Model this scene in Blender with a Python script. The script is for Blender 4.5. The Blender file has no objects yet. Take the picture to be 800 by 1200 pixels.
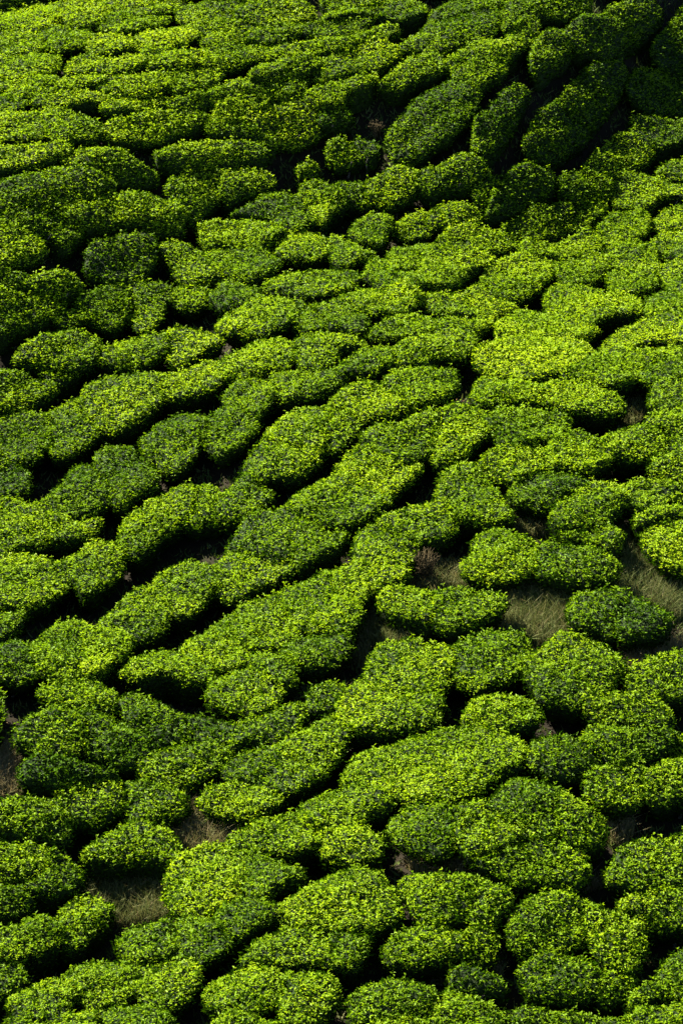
import bpy, math
import numpy as np
from mathutils import Vector

rng = np.random.default_rng(7)
R = math.radians
scene = bpy.context.scene
col = scene.collection

# ------------------------------------------------------------------ camera
CAM_Z, PITCH, VFOV = 24.74, 25.0, 18.0
cam_data = bpy.data.cameras.new('camera')
cam = bpy.data.objects.new('camera', cam_data)
col.objects.link(cam)
cam.location = (0, 0, CAM_Z)
cam.rotation_euler = (R(90 - PITCH), 0, 0)
cam_data.sensor_fit = 'VERTICAL'
cam_data.angle = R(VFOV)
cam_data.clip_end = 2000
scene.camera = cam

# ------------------------------------------------------------------ daylight
SUN_AZ, SUN_EL = -50.0, 41.0            # azimuth from straight ahead (+Y), negative is to the left
sv = Vector((math.sin(R(SUN_AZ)) * math.cos(R(SUN_EL)), math.cos(R(SUN_AZ)) * math.cos(R(SUN_EL)), math.sin(R(SUN_EL))))
sun_data = bpy.data.lights.new('sun', 'SUN')
sun_data.energy = 5.0
sun_data.angle = R(0.5)
sun_data.color = (1.0, 0.93, 0.80)
sun = bpy.data.objects.new('sun', sun_data)
sun.rotation_euler = sv.to_track_quat('Z', 'Y').to_euler()
sun.location = (0, 40, 60)
col.objects.link(sun)
world = bpy.data.worlds.new('World')
scene.world = world
world.use_nodes = True
wn = world.node_tree.nodes
sky = wn.new('ShaderNodeTexSky')
sky.sky_type = 'NISHITA'
sky.sun_disc = False
sky.sun_elevation = R(SUN_EL)
sky.sun_rotation = R(SUN_AZ)
sky.altitude = 2000
sky.air_density = 0.7
sky.dust_density = 0.1
wn['Background'].inputs['Strength'].default_value = 0.05
world.node_tree.links.new(sky.outputs[0], wn['Background'].inputs['Color'])
scene.view_settings.view_transform = 'Standard'
scene.view_settings.look = 'None'
scene.view_settings.gamma = 1.0
scene.view_settings.exposure = 2.72
scene.cycles.max_bounces = 6
scene.cycles.diffuse_bounces = 3
scene.cycles.transmission_bounces = 3

# ------------------------------------------------------------------ terrain
SLOPE = math.tan(R(8))
cp, sp = math.cos(R(PITCH)), math.sin(R(PITCH))
KV = math.tan(R(VFOV / 2)) / 600.0

def rays(px, py):
    u = (np.asarray(px, float) - 400) * KV
    v = (600 - np.asarray(py, float)) * KV
    d = np.stack([u, cp + v * sp, -sp + v * cp], -1)
    return d

def base_hit(px, py):
    d = rays(px, py)
    t = CAM_Z / (SLOPE * d[..., 1] - d[..., 2])
    return d * t[..., None] + np.array([0, 0, CAM_Z])

GULLY = base_hit([930, 830, 760, 690, 600, 500, 420, 330, 220, 90, -60, -250], [-140, 30, 130, 195, 225, 215, 205, 215, 290, 390, 500, 600])[:, :2]
GULLY_DEPTH = np.array([1.9, 1.9, 1.85, 1.75, 1.4, 1.15, 1.05, 0.95, 0.9, 0.95, 0.9, 0.5])

SHADING_SWELLS = [(*base_hit(px, py)[:2], a, sx, sy) for (px, py, a, sx, sy) in
           [(190, 640, -0.62, 2.0, 3.0), (560, 470, 0.22, 2.2, 3.0), (120, 1040, -0.45, 1.7, 2.2), (620, 1020, 0.36, 1.6, 2.2), (170, 60, 0.4, 5.0, 5.0)]]  # rises and dips shaped to put sunny and shaded areas into the hillside

def gully(x, y):
    """a fold in the hill: steep on its far bank, gentle on the near one"""
    best = np.full(np.shape(x), 1e9); sgn = np.ones(np.shape(x)); dep = np.zeros(np.shape(x))
    for k in range(len(GULLY) - 1):
        a, b = GULLY[k], GULLY[k + 1]
        ab = b - a
        t = np.clip(((x - a[0]) * ab[0] + (y - a[1]) * ab[1]) / (ab @ ab), 0, 1)
        d = np.hypot(x - a[0] - t * ab[0], y - a[1] - t * ab[1])
        sd = ab[0] * (y - a[1]) - ab[1] * (x - a[0])
        m = d < best
        best = np.where(m, d, best); sgn = np.where(m, sd, sgn)
        dep = np.where(m, GULLY_DEPTH[k] * (1 - t) + GULLY_DEPTH[k + 1] * t, dep)
    sig = np.where(sgn < 0, 2.0, 4.5)         # the line runs right to left, so its far bank is on its right hand
    return dep * np.exp(-(best / sig) ** 2)

def terrain(x, y):
    x = np.asarray(x, float); y = np.asarray(y, float)
    z = SLOPE * y - gully(x, y)
    z = z + 0.16 * np.sin(x * 0.55 + y * 0.31 + 0.6) + 0.10 * np.sin(x * 0.9 - y * 0.42 + 2.1) + 0.04 * np.sin(x * 2.1 + y * 1.3)
    for (cx, cy, a, sx, sy) in SHADING_SWELLS:
        z = z + a * np.exp(-((x - cx) / sx) ** 2 - ((y - cy) / sy) ** 2)
    far = np.clip((y - 62) / 60, 0, None)
    return z + 1.2 * far ** 1.5 * (1 + 0.3 * np.sin(x * 0.06))

def hit(px, py, off):
    """where the line of sight through a place in the photograph meets the surface off metres above the ground"""
    d = rays(px, py)
    lo = np.full(d.shape[:-1], 18.0); hi = np.full(d.shape[:-1], 110.0)
    for _ in range(44):
        m = (lo + hi) / 2
        above = CAM_Z + d[..., 2] * m > terrain(d[..., 0] * m, d[..., 1] * m) + off
        lo = np.where(above, m, lo); hi = np.where(above, hi, m)
    m = (lo + hi) / 2
    return np.stack([d[..., 0] * m, d[..., 1] * m], -1)

# ------------------------------------------------------------------ materials
def mat(name):
    m = bpy.data.materials.new(name)
    m.use_nodes = True
    return m, m.node_tree.nodes, m.node_tree.links, m.node_tree.nodes['Principled BSDF']

def ramp(n, stops):
    r = n.new('ShaderNodeValToRGB')
    e = r.color_ramp.elements
    while len(e) < len(stops): e.new(0.5)
    for el, (p, c) in zip(e, stops):
        el.position = p; el.color = (*c, 1)
    return r

def leaf_material(name, stops, rough, trans, tint, spec=0.07):
    m, n, l, b = mat(name)
    at = n.new('ShaderNodeAttribute'); at.attribute_name = 'tone'
    r = ramp(n, stops)
    l.new(at.outputs['Fac'], r.inputs['Fac'])
    l.new(r.outputs['Color'], b.inputs['Base Color'])
    b.inputs['Roughness'].default_value = rough
    b.inputs['Specular IOR Level'].default_value = spec
    tr = n.new('ShaderNodeBsdfTranslucent')
    mx = n.new('ShaderNodeMix'); mx.data_type = 'RGBA'; mx.blend_type = 'MULTIPLY'
    mx.inputs['Factor'].default_value = 1.0
    l.new(r.outputs['Color'], mx.inputs['A'])
    mx.inputs['B'].default_value = (*tint, 1)
    l.new(mx.outputs['Result'], tr.inputs['Color'])
    ms = n.new('ShaderNodeMixShader'); ms.inputs['Fac'].default_value = trans
    l.new(b.outputs[0], ms.inputs[1]); l.new(tr.outputs[0], ms.inputs[2])
    l.new(ms.outputs[0], n['Material Output'].inputs['Surface'])
    return m

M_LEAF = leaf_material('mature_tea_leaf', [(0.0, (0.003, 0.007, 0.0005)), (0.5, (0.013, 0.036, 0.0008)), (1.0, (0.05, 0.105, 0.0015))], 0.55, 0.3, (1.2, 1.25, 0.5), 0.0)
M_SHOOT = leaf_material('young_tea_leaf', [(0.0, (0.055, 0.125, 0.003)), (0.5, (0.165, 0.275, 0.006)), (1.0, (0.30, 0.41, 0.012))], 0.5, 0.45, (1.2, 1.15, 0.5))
M_GRASS = leaf_material('dry_grass', [(0.0, (0.045, 0.075, 0.014)), (0.5, (0.12, 0.135, 0.050)), (1.0, (0.22, 0.175, 0.095))], 0.7, 0.25, (1.1, 1.0, 0.8), 0.02)

def noise_colour(name, stops, scale, rough, bump):
    m, n, l, b = mat(name)
    tc = n.new('ShaderNodeTexCoord')
    nz = n.new('ShaderNodeTexNoise'); nz.inputs['Scale'].default_value = scale; nz.inputs['Detail'].default_value = 8
    l.new(tc.outputs['Object'], nz.inputs['Vector'])
    r = ramp(n, stops); l.new(nz.outputs['Fac'], r.inputs['Fac'])
    l.new(r.outputs['Color'], b.inputs['Base Color'])
    b.inputs['Roughness'].default_value = rough
    b.inputs['Specular IOR Level'].default_value = 0.1
    bp = n.new('ShaderNodeBump'); bp.inputs['Strength'].default_value = bump; bp.inputs['Distance'].default_value = 0.05
    l.new(nz.outputs['Fac'], bp.inputs['Height']); l.new(bp.outputs[0], b.inputs['Normal'])
    return m

M_SOIL = noise_colour('hill_soil', [(0.3, (0.006, 0.0045, 0.002)), (0.55, (0.012, 0.009, 0.004)), (0.75, (0.010, 0.012, 0.003))], 3.0, 0.95, 0.8)
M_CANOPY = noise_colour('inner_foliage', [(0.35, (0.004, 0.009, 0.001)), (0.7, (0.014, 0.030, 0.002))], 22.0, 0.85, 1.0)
M_BARK = noise_colour('tea_bark', [(0.3, (0.05, 0.04, 0.03)), (0.7, (0.14, 0.12, 0.09))], 30.0, 0.9, 0.6)
M_TWIG = noise_colour('dead_twig', [(0.3, (0.034, 0.026, 0.010)), (0.7, (0.090, 0.066, 0.028))], 30.0, 0.9, 0.4)

# ------------------------------------------------------------------ mesh helpers
def link(name, me, m, parent=None, kind=None):
    o = bpy.data.objects.new(name, me)
    col.objects.link(o)
    if m and not me.materials: me.materials.append(m)
    if parent: o.parent = parent
    if kind: o['kind'] = kind
    return o

def mesh_np(name, V, F, smooth=False, tone=None):
    """a mesh from vertex array V and faces F (a k-gon index array)"""
    V = np.ascontiguousarray(V, np.float32); F = np.ascontiguousarray(F, np.int32)
    me = bpy.data.meshes.new(name)
    nf, k = F.shape
    me.vertices.add(len(V)); me.loops.add(nf * k); me.polygons.add(nf)
    me.vertices.foreach_set('co', V.ravel())
    me.loops.foreach_set('vertex_index', F.ravel())
    me.polygons.foreach_set('loop_start', np.arange(0, nf * k, k, dtype=np.int32))
    me.polygons.foreach_set('use_smooth', np.full(nf, smooth))
    if tone is not None:
        a = me.attributes.new('tone', 'FLOAT', 'POINT')
        a.data.foreach_set('value', np.ascontiguousarray(tone, np.float32))
    me.update(calc_edges=True)
    return me

def thing(name, loc, label, cat, group=None):
    o = bpy.data.objects.new(name, None)
    o.empty_display_size = 0.2
    o.location = loc
    col.objects.link(o)
    o['label'] = label; o['category'] = cat
    if group: o['group'] = group
    return o

def tube(P, rad, n=5):
    """a tapered tube along the points P"""
    P = np.asarray(P, float); rad = np.asarray(rad, float)
    T = np.gradient(P, axis=0); T /= np.linalg.norm(T, axis=1)[:, None]
    ref = np.array([0.31, 0.95, 0.1]); A = np.cross(T, ref); A /= np.linalg.norm(A, axis=1)[:, None]
    B = np.cross(T, A)
    th = np.linspace(0, 2 * np.pi, n, endpoint=False)
    V = (P[:, None] + rad[:, None, None] * (np.cos(th)[None, :, None] * A[:, None] + np.sin(th)[None, :, None] * B[:, None])).reshape(-1, 3)
    i, j = np.meshgrid(np.arange(len(P) - 1), np.arange(n), indexing='ij')
    j2 = (j + 1) % n
    F = np.stack([i * n + j, i * n + j2, (i + 1) * n + j2, (i + 1) * n + j], -1).reshape(-1, 4)
    return V, F

def join(parts):
    Vs, Fs, k = [], [], 0
    for V, F in parts:
        Vs.append(V); Fs.append(F + k); k += len(V)
    return np.concatenate(Vs), np.concatenate(Fs)

def unit(a):
    return a / np.maximum(np.linalg.norm(a, axis=-1, keepdims=True), 1e-9)

# ------------------------------------------------------------------ tea bush shapes
def catmull(P, n):
    P = np.asarray(P, float); k = len(P)
    out = []
    for i in range(k):
        a, b, c, d = P[i - 1], P[i], P[(i + 1) % k], P[(i + 2) % k]
        for t in np.linspace(0, 1, 8, endpoint=False):
            out.append(0.5 * (2 * b + (c - a) * t + (2 * a - 5 * b + 4 * c - d) * t * t + (3 * b - a - 3 * c + d) * t ** 3))
    out = np.array(out)
    seg = np.linalg.norm(np.roll(out, -1, 0) - out, axis=1)
    s = np.concatenate([[0], np.cumsum(seg)])
    q = np.linspace(0, s[-1], n, endpoint=False)
    cl = np.vstack([out, out[:1]])
    return np.stack([np.interp(q, s, cl[:, 0]), np.interp(q, s, cl[:, 1])], -1)

RINGS = [(0.22, 0.05), (0.13, 0.25), (0.05, 0.45), (0.01, 0.64), (-0.012, 0.78), (0.02, 0.89), (0.068, 0.957), (0.16, 0.99)]   # inset in metres, share of the height

def bush_surface(outline, h, seed, n=34):
    """closed canopy of one plucked tea bush: V, triangles, share of the height per vertex"""
    g = np.random.default_rng(seed)
    P = catmull(outline, n)
    c = P.mean(0)
    rel = P - c
    r = np.linalg.norm(rel, axis=1)
    th = np.arctan2(rel[:, 1], rel[:, 0])
    wob = 1 + 0.02 * np.sin(3 * th + g.uniform(0, 6)) + 0.02 * np.sin(7 * th + g.uniform(0, 6)) + 0.025 * np.sin(11 * th + g.uniform(0, 6)) + 0.02 * np.sin(17 * th + g.uniform(0, 6))
    rel = rel * wob[:, None] * 1.0; r = r * wob
    rmin = r.min()
    ph = g.uniform(0, 6, 6)
    def bumps(x, y):
        return 0.022 * np.sin(x * 5.2 + y * 3.1 + ph[0]) + 0.02 * np.sin(-x * 3.4 + y * 6.3 + ph[1]) + 0.02 * np.sin(x * 10.5 + ph[2]) * np.sin(y * 11.5 + ph[3])
    V, Z = [], []
    for d, zf in RINGS:
        k = np.clip(1 - d * min(1, rmin / 0.38) / r, 0.4, 1.1)
        V.append(c + rel * k[:, None]); Z.append(np.full(n, zf))
    last = k
    for f, zf in ((0.66, 1.01), (0.33, 1.03)):
        V.append(c + rel * (last * f)[:, None]); Z.append(np.full(n, zf))
    V.append(c[None]); Z.append(np.array([1.035]))
    V = np.concatenate(V); Z = np.concatenate(Z)
    gz = terrain(V[:, 0], V[:, 1])
    z = gz + h * Z + bumps(V[:, 0], V[:, 1]) * np.clip((Z - 0.3) / 0.5, 0, 1)
    V3 = np.column_stack([V, z])
    m = len(RINGS) + 2
    T = []
    j = np.arange(n); j2 = (j + 1) % n
    for i in range(m - 1):
        a, b, c2, d2 = i * n + j, i * n + j2, (i + 1) * n + j2, (i + 1) * n + j
        T += [np.stack([a, b, c2], -1), np.stack([a, c2, d2], -1)]
    T.append(np.stack([(m - 1) * n + j, (m - 1) * n + j2, np.full(n, m * n)], -1))
    return V3, np.concatenate(T), Z, c

def sample(V, T, Z, per_m2, g, low=0.3, top=1.0):
    a, b, c = V[T[:, 0]], V[T[:, 1]], V[T[:, 2]]
    nr = np.cross(b - a, c - a)
    ar = 0.5 * np.linalg.norm(nr, axis=1)
    nr = unit(nr)
    zf = Z[T].mean(1)
    w = ar * np.interp(zf, [0, 0.35, 0.6, 0.8, 1], [low * 0.5, low, 0.65, 0.5 + 0.5 * top, top])
    cnt = int(w.sum() * per_m2)
    f = g.choice(len(T), cnt, p=w / w.sum())
    u = g.random((cnt, 2)); s = u.sum(1) > 1; u[s] = 1 - u[s]
    p = a[f] + u[:, :1] * (b - a)[f] + u[:, 1:] * (c - a)[f]
    return p, nr[f], zf[f]

def leaf_cards(p, a, side, L, W, fold):
    """folded leaves: base, left, tip, right; two triangles meeting on the midrib"""
    side = unit(side - (side * a).sum(1, keepdims=True) * a)
    nl = np.cross(side, a)
    mid = p + a * (L * 0.45)[:, None]
    bend = nl * (L * 0.10)[:, None]
    left = mid + side * (W / 2)[:, None] + nl * (W * fold)[:, None]
    right = mid - side * (W / 2)[:, None] + nl * (W * fold)[:, None]
    V = np.stack([p, left, p + a * L[:, None] - bend, right], 1).reshape(-1, 3)
    i = np.arange(len(p))[:, None] * 4
    T = np.stack([i + [0, 2, 1], i + [0, 3, 2]], 1).reshape(-1, 3)
    return V, T

def grow(V, T, Z, L, tone, g, dens=1.0, flush=0.5):
    """mature leaves and young shoots for one canopy surface"""
    area = 0.225 * L * L
    # mature leaves
    p, n, zf = sample(V, T, Z, dens * 0.68 / area, g, top=0.5)
    k = len(p)
    rd = unit(g.normal(size=(k, 3)) * [1, 1, 0.45])
    a = unit(rd + n * 0.45 + [0, 0, 0.22])
    sd = np.cross(a, unit(n + g.normal(size=(k, 3)) * 0.55))
    Ls = L * g.uniform(0.75, 1.3, k)
    mv, mt = leaf_cards(p + n * g.uniform(-0.035, 0.012, k)[:, None], a, sd, Ls, Ls * g.uniform(0.4, 0.55, k), g.uniform(0.05, 0.25, k))
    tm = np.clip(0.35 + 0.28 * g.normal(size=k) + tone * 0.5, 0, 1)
    # young shoots, in tufts of three leaves
    ph = g.uniform(0, 6, 4)
    p, n, zf = sample(V, T, Z, dens * 0.70 / area, g, low=0.02)
    pat = 0.5 + 0.30 * np.sin(p[:, 0] * 2.3 + p[:, 1] * 1.7 + ph[0]) + 0.30 * np.sin(p[:, 0] * -1.9 + p[:, 1] * 3.7 + ph[1]) + 0.15 * np.sin(p[:, 0] * 9 + ph[2]) * np.sin(p[:, 1] * 8 + ph[3])
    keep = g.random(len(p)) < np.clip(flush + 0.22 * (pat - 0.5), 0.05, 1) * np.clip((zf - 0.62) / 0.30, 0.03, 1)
    p, n, pat = p[keep], n[keep], pat[keep]
    k0 = len(p)
    p = np.repeat(p, 3, 0); n = np.repeat(n, 3, 0)
    k = len(p)
    rd = unit(g.normal(size=(k, 3)) * [1, 1, 0.3])
    a = unit(rd * 0.9 + n * 0.25 + [0, 0, 0.42])
    sd = np.cross(a, unit(g.normal(size=(k, 3)) * 0.7 + [-0.25, 0.25, 0.9]))
    Ls = L * g.uniform(0.6, 1.05, k)
    sv_, st = leaf_cards(p + n * g.uniform(0.0, 0.03, k)[:, None] + np.array([0, 0, 1]) * np.repeat(np.where(g.random(k0) < 0.06, g.uniform(0.03, 0.085, k0), 0.004), 3)[:, None], a, sd, Ls, Ls * g.uniform(0.38, 0.52, k), g.uniform(0.05, 0.3, k))
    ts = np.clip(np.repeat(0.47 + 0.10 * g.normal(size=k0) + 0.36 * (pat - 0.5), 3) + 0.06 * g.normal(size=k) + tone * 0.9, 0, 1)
    return (mv, mt, np.repeat(tm, 4)), (sv_, st, np.repeat(ts, 4))

# ------------------------------------------------------------------ ground
gx = np.unique(np.concatenate([np.linspace(-220, -14, 30), np.linspace(-14, 14, 113), np.linspace(14, 220, 30)]))
gy = np.unique(np.concatenate([np.linspace(-20, 20, 21), np.linspace(20, 66, 185), np.linspace(66, 420, 60)]))
X, Y = np.meshgrid(gx, gy)
gv = np.column_stack([X.ravel(), Y.ravel(), (terrain(X, Y) + 0.015 * np.sin(X * 9) * np.sin(Y * 8)).ravel()])
nx = len(gx)
i, j = np.meshgrid(np.arange(len(gy) - 1), np.arange(nx - 1), indexing='ij')
gf = np.stack([i * nx + j, i * nx + j + 1, (i + 1) * nx + j + 1, (i + 1) * nx + j], -1).reshape(-1, 4)
link('ground', mesh_np('ground', gv, gf, smooth=True), M_SOIL, kind='structure')

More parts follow.
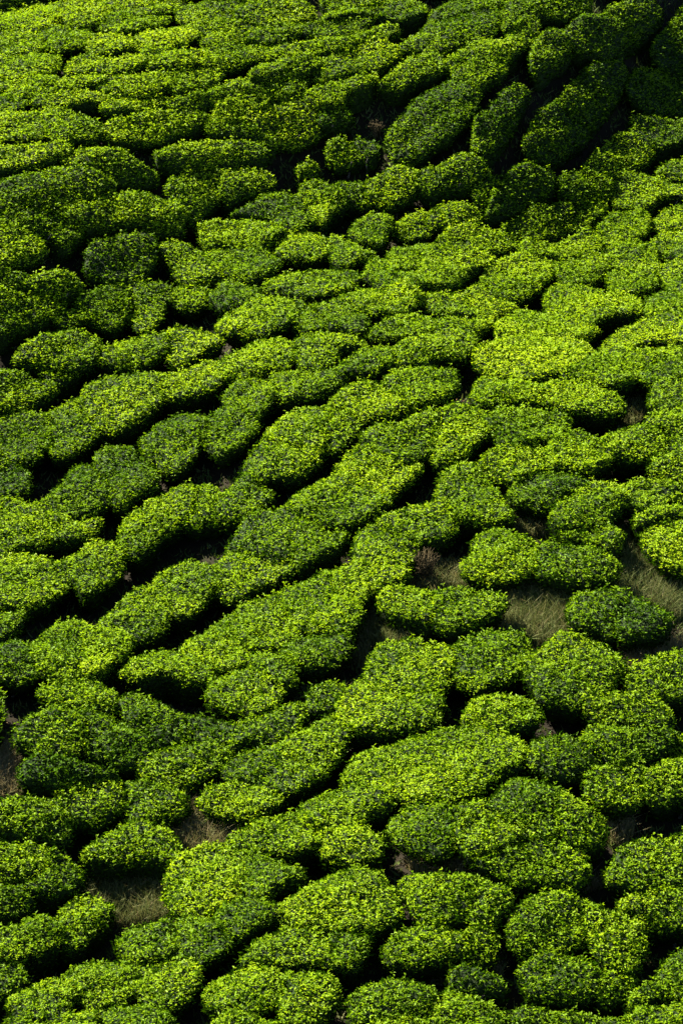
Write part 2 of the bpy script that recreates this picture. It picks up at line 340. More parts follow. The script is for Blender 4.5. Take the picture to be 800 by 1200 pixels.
# ------------------------------------------------------------------ two tea bushes added for shade, the rest seen in the photograph
# tone of the foliage, with some light and shade painted in | outline of the plucked top
BUSHES = """
y|-15,20 -15,38 20,38 50,34 72,22 60,8 30,12 0,18
y|62,10 85,2 120,2 128,14 110,28 85,30 70,22
n|120,-8 180,-8 215,0 200,14 165,20 130,16
n|205,18 232,4 270,2 280,14 262,26 225,30
y|130,20 170,22 200,20 188,30 155,38 125,36 112,30
n|225,-12 300,-12 310,2 280,6 245,2
y|-15,40 30,40 48,46 45,60 15,66 -15,66
y|48,38 70,32 104,34 108,44 92,56 62,60 50,52
y|112,44 150,42 158,50 150,60 118,64 100,56
y|158,44 188,34 225,32 232,44 205,56 165,60
n|232,34 270,26 300,28 305,42 275,52 240,54
y|-15,68 20,68 62,62 72,72 62,84 25,92 -15,92
y|98,66 135,68 165,66 170,78 140,86 100,88 78,86 80,76
y|168,62 215,58 240,60 238,72 200,80 172,78
y|242,56 280,54 300,60 295,76 260,82 238,76
n|-15,94 15,94 12,104 -15,108
y|15,96 62,90 68,104 50,116 15,114
y|72,92 110,90 122,96 95,103 72,104
y|122,90 165,88 200,84 210,96 180,110 140,112 118,104
y|205,84 250,82 262,90 245,104 210,112 198,106
n|-15,112 12,114 30,122 20,130 -15,132
n|70,110 120,108 135,114 110,122 60,124 40,118
y|140,114 192,116 200,122 165,130 125,134 118,124
y|200,120 235,117 262,100 285,95 290,110 265,124 240,128 205,128
y|-15,138 25,132 52,134 56,150 48,164 15,166 -15,170
y|56,130 100,134 116,146 118,160 100,166 70,168 58,156
y|122,148 145,139 172,134 178,150 178,168 135,168 122,160
y|178,134 215,132 240,138 235,150 212,158 182,168
n|-15,174 30,172 75,168 82,178 60,190 20,200 -15,205
y|245,140 262,124 290,116 310,120 305,132 285,138 260,150 240,152
n|368,82 390,68 418,57 455,53 473,62 456,77 428,88 380,96 368,92
n|447,98 475,74 505,65 522,70 519,84 490,95 465,105 443,100
n|375,102 400,95 440,93 430,104 408,112 400,124 370,124 358,115
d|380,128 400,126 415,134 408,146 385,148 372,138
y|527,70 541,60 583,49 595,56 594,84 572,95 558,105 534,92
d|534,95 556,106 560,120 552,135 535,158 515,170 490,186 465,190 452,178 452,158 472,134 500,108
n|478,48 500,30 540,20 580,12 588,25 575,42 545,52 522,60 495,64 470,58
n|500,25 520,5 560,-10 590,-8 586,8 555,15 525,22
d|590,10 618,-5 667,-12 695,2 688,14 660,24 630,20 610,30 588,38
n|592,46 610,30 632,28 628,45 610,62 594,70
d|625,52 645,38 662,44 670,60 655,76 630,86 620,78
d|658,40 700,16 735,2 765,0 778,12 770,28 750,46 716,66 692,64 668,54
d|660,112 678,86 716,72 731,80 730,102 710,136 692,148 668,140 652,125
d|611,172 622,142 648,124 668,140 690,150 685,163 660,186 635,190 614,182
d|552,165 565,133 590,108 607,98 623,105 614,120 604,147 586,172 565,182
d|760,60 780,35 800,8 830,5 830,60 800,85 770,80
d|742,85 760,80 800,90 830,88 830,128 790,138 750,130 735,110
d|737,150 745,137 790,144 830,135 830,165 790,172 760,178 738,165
n|684,200 690,185 708,170 723,158 745,168 762,178 760,190 735,205 705,212 685,212
n|282,140 305,128 322,120 350,118 375,130 378,152 362,168 330,172 300,155 283,148
n|176,182 205,172 245,164 285,168 312,178 308,190 280,195 230,200 195,196
n|245,152 280,144 300,156 325,172 310,176 285,166 250,162
y|381,178 386,168 400,162 414,171 427,182 414,192 396,196 384,190
d|416,168 435,166 445,180 432,190 428,180
n|347,200 362,190 374,198 368,210 350,210
n|280,10 320,-5 350,0 372,14 355,26 310,30 285,24
n|375,0 400,-10 440,-10 450,4 420,10 398,10 385,12
n|378,26 398,14 425,12 460,5 500,6 498,18 470,26 440,22 405,22
n|355,38 385,27 430,22 436,32 420,44 380,46
n|310,34 350,30 362,36 345,46 300,52 290,42
y|345,56 378,49 430,45 450,36 470,36 455,46 425,52 395,60 360,68 335,68
n|290,58 335,52 345,58 330,70 300,74
y|300,80 335,70 370,70 378,74 362,86 320,94 296,92
y|285,98 320,98 352,94 362,102 350,114 315,116 290,112
n|72,194 88,178 115,175 150,180 172,196 188,208 165,214 140,214 112,202
n|-15,218 30,206 70,196 112,204 137,218 125,226 98,238 68,246 30,242 -15,252
n|190,222 205,208 240,200 262,206 262,224 245,248 225,262 212,245
n|262,206 290,197 320,207 318,222 280,235 264,240 258,224
n|72,252 100,236 115,225 138,230 142,250 135,266 100,270 82,262
y|140,230 160,224 190,232 213,248 217,270 190,272 160,264 140,262
n|2,256 25,247 55,247 80,258 95,270 92,284 75,292 55,275 20,268 0,270
y|-15,272 15,270 48,278 56,295 38,308 12,313 -15,310
d|98,308 108,284 140,275 172,275 184,290 180,316 155,328 122,332 100,322
n|182,288 205,286 235,298 258,312 262,326 230,330 208,324 196,304
y|232,270 248,260 275,260 310,262 332,272 318,285 295,292 262,290 245,294 236,286
d|275,254 295,238 320,228 345,232 370,248 378,260 350,270 335,268 312,258
n|248,298 275,292 312,298 330,312 315,322 290,330 262,324 245,315
y|350,225 365,214 392,220 405,238 388,252 378,264 360,248
n|392,216 414,213 430,222 436,238 415,243 402,236
n|428,218 442,206 470,196 492,205 485,225 460,241 438,236
n|485,212 500,200 520,190 538,181 560,187 563,202 548,216 520,226 500,228
d|555,212 580,203 600,212 592,230 572,244 553,238
d|595,208 615,195 640,198 652,215 640,230 615,244 590,254 568,256 572,244
n|505,252 520,240 540,238 562,250 560,264 530,268 505,264
n|653,224 660,207 685,200 710,208 712,232 690,238 665,236
n|590,266 620,248 638,240 662,240 668,260 655,278 630,284 605,278
n|665,242 690,240 706,236 709,250 690,266 668,278 664,260
y|515,275 545,268 583,272 608,282 600,294 575,300 545,296 520,288
n|716,238 720,215 745,207 775,212 800,218 830,220 830,232 780,234 762,246 735,248
d|765,202 790,190 830,188 830,213 800,212 775,206
y|716,252 735,252 758,250 758,275 740,284 715,280 700,268 708,256
n|768,254 785,245 830,240 830,262 795,270 770,270
n|770,277 800,272 830,272 830,300 790,303 765,293
y|612,286 640,288 670,282 690,272 705,280 700,296 670,306 635,304 610,298
y|708,284 740,286 764,290 770,306 745,318 715,314 702,302
y|570,318 590,304 612,300 640,308 648,320 635,336 612,352 585,350 562,334
y|510,290 545,298 578,302 566,316 550,322 532,336 505,336 490,320 498,300
y|652,310 695,300 712,314 700,328 680,336 655,328
y|715,318 750,320 768,312 770,330 755,344 725,346 712,334
n|775,312 800,306 830,305 830,340 795,345 780,338
n|500,350 540,344 562,340 585,354 608,360 590,370 560,374 520,370 500,364
y|637,352 645,338 680,338 716,346 745,352 748,366 715,372 692,380 660,372 638,362
y|580,388 590,374 615,368 650,370 690,378 697,392 680,400 645,396 600,396
b|552,426 562,410 590,398 640,398 680,403 692,415 678,430 650,438 635,446 598,444
n|705,405 730,389 758,374 790,372 830,377 830,400 800,403 770,402 740,410 715,416
n|752,358 775,348 830,350 830,370 790,368 760,370
y|655,440 680,430 695,418 716,409 742,412 750,430 742,450 715,452 690,446
n|748,412 800,408 830,410 830,438 790,445 765,452 750,446 754,430
d|762,460 775,449 830,447 830,476 800,480 770,480 758,470
y|552,465 562,444 590,448 625,450 640,462 630,474 600,474 565,478
n|640,452 668,449 702,455 730,474 725,484 690,486 655,482 637,472
y|565,500 575,486 610,480 650,486 670,492 660,508 635,520 605,522 585,518
y|515,485 540,476 562,482 570,498 568,514 545,535 520,545 502,535 500,510
n|435,500 460,498 490,488 510,490 502,512 500,532 470,540 440,525 427,513
b|395,545 410,530 432,520 460,540 492,546 490,560 470,575 450,585 425,570 400,560
y|340,585 362,570 390,560 425,574 452,588 450,600 425,612 390,618 360,608 335,598
y|708,517 725,504 755,502 775,512 772,528 745,538 720,536 708,528
n|755,495 768,484 800,478 830,478 830,508 795,510 777,506
n|762,545 775,522 800,512 830,512 830,560 790,562 765,558
y|640,528 655,516 678,508 705,518 718,532 706,548 690,556 665,550 645,545
n|560,545 580,528 615,522 640,532 642,548 620,556 600,566 572,560
d|594,578 608,564 645,555 672,560 690,570 665,582 640,596 615,592 598,590
n|640,606 665,585 692,570 720,568 735,580 725,600 700,615 665,618
n|735,568 760,564 788,568 785,590 760,603 738,598
y|752,628 765,616 800,608 830,608 830,660 790,668 762,650 752,640
n|742,608 760,604 790,596 830,592 830,606 790,606 765,612 747,616
n|790,568 830,564 830,590 795,592
y|510,572 515,560 530,550 550,548 570,562 590,590 600,608 585,614 555,612 530,606 512,594
n|452,606 475,597 510,594 535,612 530,626 505,634 480,630 460,622
n|413,640 422,622 448,612 472,630 490,640 478,662 455,664 420,660
y|540,668 552,645 556,630 585,622 615,630 630,642 625,668 600,678 565,680
n|634,642 660,638 690,642 715,652 728,665 715,678 690,684 655,680 630,670
n|653,630 670,620 695,615 720,620 730,634 720,646 700,640 675,634
d|664,712 670,698 702,692 720,696 725,718 720,744 672,732
d|722,696 744,698 775,712 790,728 780,742 755,748 724,745
y|442,702 456,692 485,690 508,696 513,712 505,726 475,722 450,714
n|515,698 545,692 575,692 596,702 585,716 565,730 540,738 512,732 510,716
n|525,765 550,748 585,738 615,744 622,762 612,788 590,802 555,806 530,792
n|430,780 445,760 475,750 515,755 528,775 530,795 515,810 480,815 445,805 425,795
n|400,820 420,804 445,808 480,818 513,814 520,835 505,850 460,858 425,858 395,848
n|328,872 355,855 385,842 410,858 402,880 385,900 355,895 335,890
n|264,895 295,880 325,878 350,894 378,905 375,918 345,928 325,930 295,920 265,912
y|235,930 258,920 290,924 320,934 330,942 315,952 295,958 258,956 236,946
y|350,950 375,930 410,924 445,932 458,945 430,956 425,970 390,968 360,966
n|270,985 300,968 345,958 365,972 370,990 348,1003 315,1000 280,996
n|372,976 395,972 425,976 450,988 448,1003 420,1010 385,1008 372,996
y|404,910 415,890 440,878 485,866 540,858 575,858 606,866 615,878 610,895 590,912 555,930 520,938 475,940 440,934 408,922
b|541,846 550,828 576,818 618,822 635,836 625,850 590,855 555,851
n|616,785 635,758 655,745 695,752 725,768 733,785 720,803 700,818 665,828 635,822 620,805
n|733,805 745,782 770,768 800,766 830,768 830,813 790,820 755,816
n|684,828 705,817 745,817 778,828 792,845 770,855 735,850 700,846
d|690,855 715,851 750,857 785,862 780,878 755,892 725,896 705,885 685,870
d|618,880 638,862 668,862 690,874 703,892 690,905 665,914 640,910 620,898
n|685,917 705,902 740,898 755,915 750,938 725,948 700,943 685,930
n|760,902 785,894 830,892 830,930 800,936 765,940 757,920
n|782,880 800,862 830,860 830,888 795,888
n|580,925 605,914 640,922 655,940 652,974 622,982 592,976 576,945
n|656,932 680,942 705,957 712,975 700,992 675,990 656,975
n|452,968 475,950 510,944 530,955 535,985 520,1000 490,998 465,985
n|532,950 560,940 580,950 600,970 605,983 580,998 548,1000 537,980
n|560,1006 600,990 640,984 672,994 690,1008 690,1030 672,1042 640,1036 605,1038 575,1022
n|710,1022 716,1002 740,988 770,982 830,974 830,1040 790,1043 750,1043 722,1038
n|722,1058 745,1050 800,1050 830,1052 830,1080 800,1086 770,1088 745,1074 728,1068
n|594,1098 602,1070 614,1055 636,1046 675,1054 690,1070 685,1100 660,1113 625,1116 602,1113
n|692,1064 730,1072 752,1085 758,1105 752,1130 730,1142 705,1130 690,1108
n|608,1135 630,1120 665,1118 692,1130 705,1150 690,1168 650,1176 618,1165
n|707,1150 730,1146 745,1151 735,1168 708,1180 700,1167
y|468,1034 480,1024 510,1026 545,1032 552,1050 545,1072 510,1080 485,1072 478,1050
n|554,1032 580,1042 600,1050 592,1070 575,1085 554,1085 550,1060
n|448,1110 460,1097 485,1087 520,1088 545,1097 540,1120 510,1132 475,1135 452,1125
n|552,1092 575,1094 585,1105 580,1125 555,1130 545,1118
n|510,1170 550,1172 590,1184 600,1200 600,1230 510,1230
o|525,1142 560,1138 590,1150 590,1163 560,1164 530,1159
d|604,1192 650,1187 700,1190 730,1200 730,1230 606,1230
n|740,1183 745,1165 765,1150 780,1125 830,1112 830,1165 780,1173
n|740,1192 780,1182 830,1173 830,1230 740,1230
y|330,1068 345,1050 385,1028 410,1018 438,1020 455,1035 470,1052 468,1075 440,1088 400,1090 355,1085 332,1078
n|282,1128 298,1107 328,1092 360,1092 380,1102 378,1125 345,1132 310,1130
n|384,1100 415,1094 435,1097 430,1120 415,1138 390,1136 378,1128
y|240,1165 265,1142 300,1134 325,1142 328,1165 310,1185 270,1190 245,1182
n|332,1144 365,1140 390,1150 400,1170 385,1190 355,1205 332,1198 328,1175
n|250,1197 310,1194 335,1207 335,1230 245,1230
n|408,1180 420,1160 448,1148 485,1152 505,1165 500,1190 465,1200 420,1199
n|410,1206 505,1202 508,1230 405,1230
y|193,1040 200,1015 225,998 255,990 285,998 290,1020 285,1043 255,1066 215,1072 195,1060
n|293,1004 322,1010 358,1024 355,1034 330,1042 315,1055 292,1053 288,1030
n|257,1070 285,1060 322,1064 326,1074 305,1085 285,1096 265,1095
n|136,1110 150,1094 185,1081 199,1092 199,1112 190,1122 160,1126
n|202,1086 230,1080 262,1087 270,1105 258,1120 235,1127 205,1120
n|10,1170 35,1160 65,1152 80,1165 85,1190 60,1200 20,1195
n|72,1150 98,1132 140,1128 155,1145 150,1170 115,1180 85,1170
n|158,1130 200,1128 232,1134 235,1150 222,1170 200,1182 170,1175 157,1155
n|10,1202 60,1204 105,1188 108,1210 100,1230 10,1230
n|110,1187 160,1182 200,1190 190,1230 108,1230
d|-15,1140 15,1130 32,1142 30,1158 10,1168 -15,1172
n|-15,1095 20,1087 55,1080 70,1092 65,1110 35,1120 -15,1118
n|65,1077 85,1060 112,1055 133,1067 128,1082 108,1098 92,1112 72,1110 70,1092
n|-15,945 15,935 50,942 75,960 88,978 70,990 45,985 10,980 -15,975
n|-15,987 20,990 50,994 62,1008 55,1025 25,1035 -15,1038
d|62,1002 85,1012 98,1027 90,1045 65,1052 40,1048 30,1040 55,1028
d|-15,1047 20,1044 40,1057 30,1070 0,1077 -15,1077
n|95,1010 105,990 118,978 150,968 185,972 205,982 212,998 200,1010 165,1012 120,1015
n|62,945 70,926 100,914 135,917 142,940 130,962 100,968 75,962
n|144,918 175,918 205,930 222,942 214,955 190,964 155,966 146,945
d|22,915 30,892 55,888 92,896 125,905 136,912 100,912 72,920 50,922
n|15,865 28,845 60,832 88,840 96,860 90,885 60,885 35,880
n|94,838 130,844 160,854 182,872 178,890 155,900 135,900 102,890 98,865
n|45,810 60,800 100,798 130,810 138,824 128,838 95,834 65,826
d|140,824 160,816 190,828 222,847 212,870 190,874 172,860 147,842
n|165,902 182,886 210,878 245,876 272,882 255,900 225,920 200,922 175,914
d|212,852 235,840 275,852 282,868 255,873 225,868
n|240,810 262,792 300,787 325,802 330,822 300,835 265,832 245,825
n|285,847 320,834 345,827 360,840 345,855 325,868 290,874 272,880 277,860
y|390,672 415,662 450,664 480,672 470,682 440,692 425,708 400,705 388,690
y|330,700 352,688 385,675 395,700 420,712 425,728 400,742 365,738 340,725
y|268,722 300,704 330,700 340,722 350,740 330,760 295,762 268,745
y|215,760 240,740 265,728 275,745 292,764 280,785 245,790 225,782
d|350,748 385,747 412,748 413,760 395,775 365,785 342,778 332,766
n|295,772 325,767 345,782 350,798 330,803 300,788
y|142,790 158,774 190,764 220,768 242,780 247,796 225,800 195,795 160,800
y|38,765 52,745 72,731 100,736 103,760 95,788 70,798 50,785
b|104,738 135,744 156,757 138,778 118,790 98,796 102,768
d|-15,762 20,754 38,762 48,785 30,798 -15,793
n|-15,656 45,654 70,666 78,688 60,706 30,712 -15,710
d|-15,716 28,717 22,735 5,748 -15,752
n|72,664 92,648 108,634 128,640 142,652 146,668 128,684 102,698 86,685
y|140,625 148,608 175,587 200,574 220,572 228,590 215,613 190,633 160,653 140,648
n|228,570 252,568 258,590 260,608 240,618 222,618 220,600
n|115,732 142,706 168,692 188,700 198,720 190,742 162,752 135,742
n|172,690 195,670 228,658 250,670 248,695 225,718 202,722 192,705
n|255,660 275,647 310,652 345,662 335,678 305,690 275,702 252,695 252,672
d|272,640 282,617 300,602 340,597 350,615 345,643 325,658 300,650
n|352,614 385,624 408,624 400,640 375,655 350,664 347,640
y|310,508 330,490 360,478 380,482 383,505 370,525 345,520 320,518
n|387,480 412,485 425,495 420,510 402,525 385,530 377,520
n|282,555 295,532 316,516 350,524 378,532 370,548 345,560 322,560 302,568
n|257,588 268,574 285,562 305,574 322,582 312,592 290,602 264,610
y|386,472 400,460 428,448 450,454 475,465 484,477 466,488 435,492 410,488
y|452,450 463,440 505,433 536,439 535,456 519,470 491,477 472,465
n|396,430 418,412 445,410 456,420 450,432 430,438 405,438
n|460,408 498,416 507,428 470,432 457,430
n|262,462 282,450 312,448 320,460 316,478 300,488 275,478 262,472
n|317,446 345,436 375,434 402,440 398,452 375,464 345,470 327,472
n|240,490 262,480 285,484 302,494 298,510 278,525 258,536 242,525
y|258,425 285,412 302,400 330,398 343,410 338,428 318,435 285,445 264,443
n|347,398 385,394 425,402 430,406 400,412 395,424 370,430 350,425
n|470,405 495,392 530,388 556,392 552,412 525,420 495,418 475,412
n|305,337 330,324 365,322 400,318 422,322 412,340 385,347 350,346 318,342
y|320,292 337,276 358,272 378,280 383,298 360,306 335,302
n|387,280 415,288 440,300 430,308 405,312 388,306
n|408,274 420,260 442,254 458,262 453,278 442,290 420,286
n|462,262 485,252 502,254 505,272 490,280 465,278
y|455,300 470,292 495,287 510,294 495,310 470,320 450,313
n|427,318 445,310 465,324 490,324 500,336 480,343 450,338 435,328
y|400,352 420,340 450,342 485,344 496,352 478,365 455,370 425,366
d|372,357 400,356 425,370 432,383 415,390 390,385 375,370
y|432,388 450,378 480,372 505,374 520,382 500,392 470,396 440,396
n|525,378 560,379 578,380 560,390 530,388
y|255,375 285,360 325,350 340,360 338,378 310,390 280,390 258,386
n|345,354 365,360 388,375 390,386 362,390 343,384
d|245,347 265,334 290,337 306,346 304,355 280,360 258,360
n|-15,315 15,320 32,326 38,338 15,342 -15,340
n|36,330 70,320 98,332 94,342 70,348 44,342
n|-15,350 30,347 62,354 63,372 40,382 15,393 -15,396
n|66,352 85,364 98,374 88,384 68,382
n|90,354 108,344 135,334 148,345 148,370 138,386 115,382 98,372
n|150,334 185,332 196,345 193,368 183,382 162,388 152,372
n|200,338 242,334 242,350 233,362 205,360
n|120,412 150,400 180,390 193,400 188,418 165,430 140,430 120,424
n|197,390 230,390 256,394 263,404 245,413 215,427 197,420
n|15,418 30,404 55,392 90,388 116,398 114,420 95,432 60,428 25,425
n|-15,438 20,436 40,446 63,452 68,460 45,472 20,480 -15,478
d|44,434 75,434 88,440 78,452 57,452
n|92,468 108,452 140,440 168,436 186,442 190,465 176,488 152,502 122,505 100,490
n|192,442 220,436 248,426 260,446 248,456 220,464 195,466
n|-15,492 15,486 50,488 56,505 53,530 30,545 -15,550
n|55,486 85,472 98,490 118,508 100,524 75,536 60,533 60,508
d|-15,557 25,550 38,562 30,580 -15,582
n|165,515 182,500 213,486 234,492 236,515 225,540 205,552 188,548 170,532
n|52,585 70,570 92,547 108,547 126,565 128,588 110,603 75,606 55,600
n|112,542 125,527 148,524 170,540 188,560 186,570 160,585 135,594 130,570
n|-15,590 20,588 50,594 60,612 55,638 20,645 -15,644
n|60,608 90,612 118,610 112,625 95,634 65,637 62,622
o|358,820 370,804 395,802 405,808 395,825 378,836 362,833
d|-15,-20 -15,3 15,1 45,-5 72,-12 66,-24|0.6
d|-60,800 -60,850 -8,858 4,824 -8,803
""".strip().splitlines()
TONES = {'b': (0.2, 1.0), 'y': (0.085, 0.85), 'n': (0.0, 0.66), 'd': (-0.24, 0.5), 'o': (-0.12, 0.4)}   # colour shift, share of young shoots; deep tone also paints shade into the fold
TONE_WORDS = {'b': 'bright lime-green', 'y': 'yellow-green', 'n': 'mid-green', 'd': 'darkened deep green', 'o': 'dull olive'}
UNITS = 'zero one two three four five six seven eight nine ten eleven twelve thirteen fourteen fifteen sixteen seventeen eighteen nineteen'.split()
TENS = 'x x twenty thirty forty fifty sixty seventy eighty ninety'.split()
def in_words(n):
    n = int(min(max(n, 0), 99))
    if n < 20: return UNITS[n]
    return TENS[n // 10] + ('' if n % 10 == 0 else '-' + UNITS[n % 10])

HAND = {
'381,178': 'small lone yellow-green tea bush standing in the dark hollow near the top',
    '347,200': 'tiny round tea bush in the dark hollow, just left of the lone bright bush',
    '416,168': 'small shaded deep green tea bush touching the right side of the lone bright bush',
    '534,95': 'big darkened deep green tea bush just right of the brown dead shrub in the hollow',
    '552,165': 'narrow upright darkened deep green tea bush between two larger shaded bushes in the hollow',
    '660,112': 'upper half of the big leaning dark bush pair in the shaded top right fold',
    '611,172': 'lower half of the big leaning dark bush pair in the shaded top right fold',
    '541,846': 'small bright lime-green tea bush just above the broad oval pad of tea',
    '404,910': 'broad oval yellow-green tea bush, the largest smooth pad in the lower half',
    '552,426': 'flat bright lime-green tea bush with a smooth top, brightest right of centre',
    '395,545': 'bright lime-green tea bush in the middle row, right at the photo centre',
    '664,712': 'left half of the lone rounded tea bush right of the grassy clearing',
    '722,696': 'right half of the lone rounded tea bush right of the grassy clearing',
    '442,702': 'left half of the low tea bush between dead grey shrub and grassy clearing',
    '515,698': 'right half of the low tea bush just left of the grassy clearing',
    '540,668': 'left half of the wide tea bush directly above the grassy clearing',
    '634,642': 'right half of the wide tea bush directly above the grassy clearing',
    '653,630': 'small tea bush at the back of the wide bush above the grassy clearing',
    '616,785': 'rounded mid-green tea bush directly below the grassy clearing',
    '413,640': 'rounded tea bush directly left of and behind the dead grey-brown shrub',
    '390,672': 'yellow-green tip of the hedge row just below and left of the dead grey shrub',
    '104,738': 'bright lime-green tea bush ending its row above a black gap, lower left',
    '358,820': 'stunted dull olive tea bush in the gap, a third of the way up',
    '525,1142': 'thin dull olive tea bush with dry stalks near the bottom edge',
    '98,308': 'dark domed tea bush with black gaps on both sides, upper left',
    '235,930': 'small yellow-green tea bush just above and right of the pale dry grass patch',
    '95,1010': 'rounded tea bush just left of the pale dry grass patch, lower left',
    '193,1040': 'big rounded yellow-green tea bush just right of the lower dry grass patch',
    '-15,-20': 'added tall dark tea bush standing in for shade at the very top left corner',  # made taller and darker to stand in for a strip of shade
    '-60,800': 'added tea bush mostly out of view at the left edge, shading the gap',  # bush added at the edge to cast shade on the soil beside it
    '330,1068': 'large domed yellow-green tea bush at bottom centre, the tallest-looking foreground mound',
}

def make_labels():
    info = []
    for row in BUSHES:
        t, pts = row.split('|')[:2]
        P = np.array([[float(v) for v in q.split(',')] for q in pts.split()])
        x0, x1 = np.clip([P[:, 0].min(), P[:, 0].max()], 0, 800); y0, y1 = np.clip([P[:, 1].min(), P[:, 1].max()], 0, 1200)
        xx, yy = P[:, 0], P[:, 1]
        cov = np.cov(xx, yy); ang = 0.5 * math.degrees(math.atan2(2 * cov[0, 1], cov[0, 0] - cov[1, 1]))
        info.append((t, (x0 + x1) / 2, (y0 + y1) / 2, x1 - x0, y1 - y0, ang))
    out = []
    for i, (t, x, y, w, h, ang) in enumerate(info):
        key = BUSHES[i].split('|')[1].split()[0]
        if key in HAND:
            out.append(HAND[key]); continue
        near = [w2 for (_, a, b, w2, _, _) in info if abs(b - y) < 120]
        med = sorted(near)[len(near) // 2]
        size = 'small' if w < 0.75 * med else 'large' if w > 1.3 * med else 'medium-sized'
        asp = w / max(h, 1)
        shape = 'long flat' if asp > 2.6 else 'compact rounded' if asp < 1.45 else 'slanting' if ang < -14 else 'oval'
        out.append(f'{size} {shape} {TONE_WORDS[t]} tea bush {in_words(round(x / 8))} percent across and {in_words(round(y / 12))} percent down')
    return out

LABELS = make_labels()

# stems, one shared shape
sp_ = [np.array([0, 0, 0]), np.array([0.02, 0.01, 0.33]), np.array([0.05, -0.03, 0.66]), np.array([0.13, 0.0, 1.0])]
_v, _f = tube(sp_, [0.028, 0.022, 0.017, 0.010])
_v2, _f2 = tube([sp_[1], np.array([-0.08, 0.06, 0.6]), np.array([-0.16, 0.1, 0.95])], [0.017, 0.013, 0.008])
STEM = mesh_np('stem', *join([(_v, _f), (_v2, _f2)]), smooth=True)
STEM.materials.append(M_BARK)

n_tri = 0
# outlines first: where two bushes touch in the photograph, let them grow into each other
OUT, ROWS = [], []
for bi, row in enumerate(BUSHES):
    tone_key, pts, *tall = row.split('|')
    pts = np.array([[float(v) for v in q.split(',')] for q in pts.split()])
    g = np.random.default_rng(1000 + bi)
    h = float(tall[0]) if tall else g.uniform(0.45, 0.54) * (0.85 if np.ptp(pts[:, 0]) < 50 else 1.0) * (0.75 if pts[:, 1].mean() < 170 and pts[:, 0].mean() < 330 else 1.0)
    ROWS.append(pts[:, 0].mean() < 580 and 330 < pts[:, 1].mean() < 780)
    OUT.append((tone_key, h, catmull(hit(pts[:, 0], pts[:, 1], 0.84 * h), 44)))
CEN = np.array([o[2].mean(0) for o in OUT])
GROWN = []
for bi, (_, _, P) in enumerate(OUT):
    nb = [k for k in np.nonzero(np.linalg.norm(CEN - CEN[bi], axis=1) < 3.2)[0] if k != bi]
    Q = np.concatenate([OUT[k][2] for k in nb])
    d = np.linalg.norm(P[:, None] - Q[None], axis=2).min(1)
    push = np.where(d < 0.05, d * 0.5 + 0.05, np.interp(d, [0.05, 0.11], [0.075, 0.0]))
    if ROWS[bi]: push = np.where(d < 0.05, d * 0.5 + 0.085, np.interp(d, [0.05, 0.08], [0.11, 0.0]))        # the long hedge rows have closed up
    push = (push + np.roll(push, 1) + np.roll(push, -1)) / 3
    GROWN.append(P + unit(P - CEN[bi]) * push[:, None])
for bi, row in enumerate(BUSHES):
    tone_key, h, _ = OUT[bi]
    out = GROWN[bi]
    g = np.random.default_rng(3000 + bi)
    x, y = out.mean(0)
    dist = math.dist((x, y, terrain(x, y)), (0, 0, CAM_Z))
    V, T, Z, c = bush_surface(out, h, 50 + bi)
    base = np.array([c[0], c[1], float(terrain(c[0], c[1]))])
    root = thing('tea_bush', base, LABELS[bi], 'tea bush', 'tea bushes covering the hillside')
    V = V - base
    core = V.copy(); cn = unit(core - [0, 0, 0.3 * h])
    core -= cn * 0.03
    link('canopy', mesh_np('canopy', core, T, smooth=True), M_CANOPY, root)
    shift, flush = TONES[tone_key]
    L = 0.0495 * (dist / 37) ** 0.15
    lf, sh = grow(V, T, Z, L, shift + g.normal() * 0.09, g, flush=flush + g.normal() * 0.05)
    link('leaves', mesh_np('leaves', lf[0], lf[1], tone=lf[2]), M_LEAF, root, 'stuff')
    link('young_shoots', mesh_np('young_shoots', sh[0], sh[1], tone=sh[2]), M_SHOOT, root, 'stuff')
    n_tri += len(lf[1]) + len(sh[1])
    rel = out - c
    for q in range(3):
        s = link('stem', STEM, None, root)
        o = rel[(q * len(rel)) // 3] * 0.45
        s.location = (o[0], o[1], float(terrain(c[0] + o[0], c[1] + o[1])) - base[2] - 0.02)
        s.rotation_euler = (0, 0, math.atan2(o[1], o[0]))
        s.scale = (1, 1, h * 0.85)
print('leaf triangles', n_tri)

# ------------------------------------------------------------------ the plantation going on beyond the picture
def seen_at(x, y):
    z = terrain(x, y) + 0.5 - CAM_Z
    dep = y * cp - z * sp
    return 400 + x / dep / KV, 600 - (y * sp + z * cp) / dep / KV

fv, ft, ftone, cv, ct, k1, k2 = [], [], [], [], [], 0, 0
for iy in range(38):
    for ix in range(-14, 15):
        x = ix * 1.35 + (iy % 2) * 0.6 + rng.uniform(-0.15, 0.15); y = 25.5 + iy * 1.08 + rng.uniform(-0.1, 0.1)
        px, py = seen_at(x, y)
        if -42 < px < 842 and -16 < py < 1240: continue
        if px < -330 or px > 1130: continue
        a = np.linspace(0, 2 * np.pi, 9)[:-1]
        out = np.stack([x + 0.62 * np.cos(a) * rng.uniform(0.9, 1.1, 8), y + 0.45 * np.sin(a) * rng.uniform(0.9, 1.1, 8)], -1)
        V, T, Z, c = bush_surface(out, rng.uniform(0.42, 0.5), 9000 + iy * 40 + ix, n=18)
        cv.append(V - [0, 0, 0.03]); ct.append(T + k1); k1 += len(V)
        lf, sh = grow(V, T, Z, 0.07 if -130 < px < 930 and -60 < py < 1300 else 0.14, 0.0, rng, dens=0.4)
        for q in (lf, (sh[0], sh[1], np.clip(sh[2] + 0.2, 0, 1))):
            fv.append(q[0]); ft.append(q[1] + k2); ftone.append(q[2]); k2 += len(q[0])
cvv = np.concatenate(cv)
FV = np.concatenate([cvv] + fv); FT = np.concatenate(ct + [t + len(cvv) for t in ft])
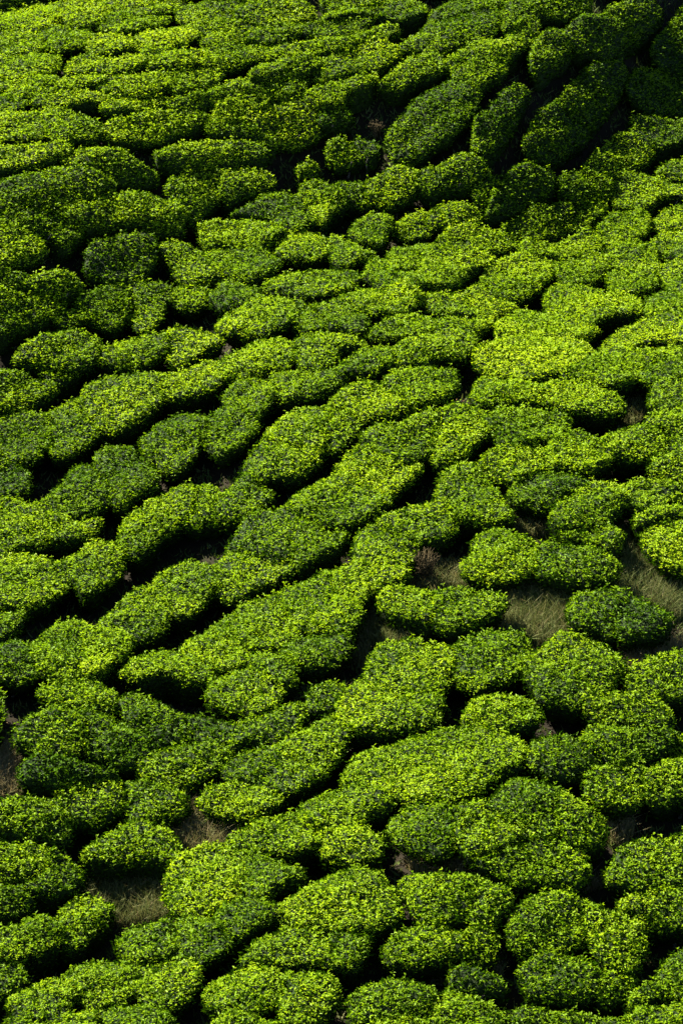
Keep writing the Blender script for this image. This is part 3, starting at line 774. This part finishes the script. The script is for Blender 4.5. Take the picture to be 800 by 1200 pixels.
ftn = np.concatenate([np.zeros(len(cvv))] + ftone)
link('tea_field', mesh_np('tea_field', FV, FT, tone=ftn), M_LEAF, kind='stuff')
print('field triangles', len(FT))

# ------------------------------------------------------------------ dry grass in the gaps
# centre, half size, blades, blade height, tone (0 green, 1 straw)
PATCHES = [(628, 712, 48, 38, 4200, .24, .35), (600, 690, 40, 16, 1000, .2, .4), (765, 685, 50, 34, 3400, .24, .3), (790, 700, 24, 24, 900, .2, .35), (455, 742, 36, 16, 1500, .2, .35),
           (420, 755, 12, 22, 500, .2, .5), (232, 975, 34, 26, 2000, .3, .65), (150, 1058, 46, 24, 1800, .24, .4), (14, 915, 24, 26, 1400, .28, .8), (622, 612, 34, 16, 1200, .22, .45),
           (770, 768, 36, 14, 1100, .26, .75), (525, 1016, 40, 9, 900, .24, .8), (515, 682, 34, 14, 1200, .22, .45), (738, 478, 18, 18, 700, .22, .45), (592, 592, 12, 14, 400, .2, .4),
           (740, 800, 14, 18, 500, .26, .75), (725, 975, 14, 16, 300, .25, .7), (655, 1042, 40, 6, 500, .22, .75), (715, 630, 24, 14, 700, .2, .35), (700, 545, 14, 16, 400, .2, .3),
           (20, 1068, 30, 14, 500, .25, .5), (540, 1145, 40, 10, 900, .24, .7), (470, 700, 14, 20, 500, .2, .5), (372, 822, 30, 14, 600, .22, .4)]
gp, gt, gh = [], [], []
for (px, py, rx, ry, nb, hh, tn) in PATCHES:
    nb = int(nb * 1.9); rx *= 1.25; ry *= 1.25
    r = np.sqrt(rng.random(nb)); a = rng.uniform(0, 2 * np.pi, nb)
    gp.append(hit(px + rx * r * np.cos(a), py + ry * r * np.sin(a), 0.0))
    gt.append(np.clip(tn + 0.02 + 0.22 * rng.normal(size=nb), 0, 1)); gh.append(hh * rng.uniform(0.25, 1.25, nb))
gp = np.concatenate(gp); gt = np.concatenate(gt); gh = np.concatenate(gh)
k = len(gp)
p0 = np.column_stack([gp, terrain(gp[:, 0], gp[:, 1]) - 0.01])
lean = rng.normal(size=(k, 3)) * [0.24, 0.24, 0]
sdv = unit(np.cross(unit(lean + [0, 0, 1]), rng.normal(size=(k, 3)))) * 0.0042
p1 = p0 + (lean * 0.5 + [0, 0, 1]) * (gh * 0.55)[:, None]
p2 = p0 + (lean * 1.6 + [0, 0, 1]) * gh[:, None]
GV = np.stack([p0 - sdv, p0 + sdv, p1 + sdv * 0.8, p1 - sdv * 0.8, p2], 1).reshape(-1, 3)
i5 = np.arange(k)[:, None] * 5
GT = np.stack([i5 + [0, 1, 2], i5 + [0, 2, 3], i5 + [3, 2, 4]], 1).reshape(-1, 3)
def open_ground(n):
    """random places on the soil between the bushes"""
    q = np.column_stack([rng.uniform(-8.5, 8.5, n), rng.uniform(25, 62, n)])
    px, py = seen_at(q[:, 0], q[:, 1])
    q = q[(px > -40) & (px < 840) & (py > -30) & (py < 1250)]
    ok = np.ones(len(q), bool)
    for P, c in zip(GROWN, CEN):
        near = np.nonzero(np.hypot(*(q - c).T) < 2.2)[0]
        x, y = q[near].T
        a, b = c + (P - c) * 0.86, None
        b = np.roll(a, -1, 0)
        cross = (a[None, :, 1] > y[:, None]) != (b[None, :, 1] > y[:, None])
        with np.errstate(divide='ignore', invalid='ignore'):
            xi = a[None, :, 0] + (y[:, None] - a[None, :, 1]) * (b - a)[None, :, 0] / (b - a)[None, :, 1]
        ok[near[(cross & (x[:, None] < xi)).sum(1) % 2 == 1]] = False
    return q[ok]

q = open_ground(12000)                      # fallen leaves and prunings
k = len(q)
p = np.column_stack([q, terrain(q[:, 0], q[:, 1]) + 0.012])
a = unit(rng.normal(size=(k, 3)) * [1, 1, 0.25])
Ls = rng.uniform(0.03, 0.065, k)
LV, LT = leaf_cards(p, a, unit(np.cross(a, rng.normal(size=(k, 3)) * 0.4 + [0, 0, 1])), Ls, Ls * 0.5, rng.uniform(-0.2, 0.3, k))
M_LITTER = leaf_material('fallen_leaf', [(0.0, (0.02, 0.013, 0.006)), (0.6, (0.06, 0.036, 0.014)), (1.0, (0.15, 0.10, 0.04))], 0.8, 0.1, (1, 1, 1), 0.02)
link('leaf_litter', mesh_np('leaf_litter', LV, LT, tone=np.repeat(rng.random(k) ** 1.5, 4)), M_LITTER, kind='stuff')
q = open_ground(150000)                     # low weeds on the soil between the bushes
k = len(q)
w0 = np.column_stack([q, terrain(q[:, 0], q[:, 1]) - 0.01])
wl = rng.normal(size=(k, 3)) * [0.6, 0.6, 0]
wh = rng.uniform(0.04, 0.13, k)[:, None]
ws = unit(np.cross(unit(wl + [0, 0, 1]), rng.normal(size=(k, 3)))) * 0.016
WV = np.stack([w0 - ws, w0 + ws, w0 + (wl + [0, 0, 1]) * wh], 1).reshape(-1, 3)
link('weeds', mesh_np('weeds', WV, np.arange(3 * k).reshape(-1, 3), tone=np.repeat(np.clip(rng.normal(size=k) * 0.2 + 0.1, 0, 1), 3)), M_GRASS, kind='stuff')
link('dry_grass', mesh_np('dry_grass', GV, GT, tone=np.repeat(gt, 5)), M_GRASS, kind='stuff')

# ------------------------------------------------------------------ dead shrubs
def dead_shrub(px, py, height, spread, n, label, seed):
    g = np.random.default_rng(seed)
    x, y = hit(np.array([px]), np.array([py]), 0.0)[0]
    base = np.array([x, y, float(terrain(x, y))])
    root = thing('dead_shrub', base, label, 'shrub')
    tw = []
    for q in range(n):
        a = g.uniform(0, 2 * np.pi); s = spread * math.sqrt(g.random())
        top = np.array([math.cos(a) * s, math.sin(a) * s, height * g.uniform(0.7, 1.05)])
        midp = top * [0.45, 0.45, 0.5] + g.normal(size=3) * 0.02
        P = [np.array([0, 0, -0.02]) + g.normal(size=3) * [0.03, 0.03, 0], midp, top]
        if q < 7:
            link('branch', mesh_np('branch', *tube(P, [0.014, 0.010, 0.005]), smooth=True), M_TWIG, root)
        else:
            tw.append(tube(P, [0.006, 0.005, 0.003], 3))
        for e in range(4):
            st = midp + (top - midp) * g.uniform(0, 0.9)
            en = st + unit(g.normal(size=3) * [1, 1, 0.4] + [0, 0, 0.9]) * g.uniform(0.08, 0.2) * height * 1.6
            tw.append(tube([st, (st + en) / 2 + g.normal(size=3) * 0.01, en], [0.005, 0.004, 0.002], 3))
    link('twigs', mesh_np('twigs', *join(tw)), M_TWIG, root, 'stuff')

dead_shrub(498, 688, 0.52, 0.17, 46, 'bare grey-brown dead shrub standing in a dark gap beside the grassy clearing', 3)
dead_shrub(441, 160, 0.30, 0.16, 24, 'leafless brown dead shrub in the dark hollow near a lone bright bush', 5)
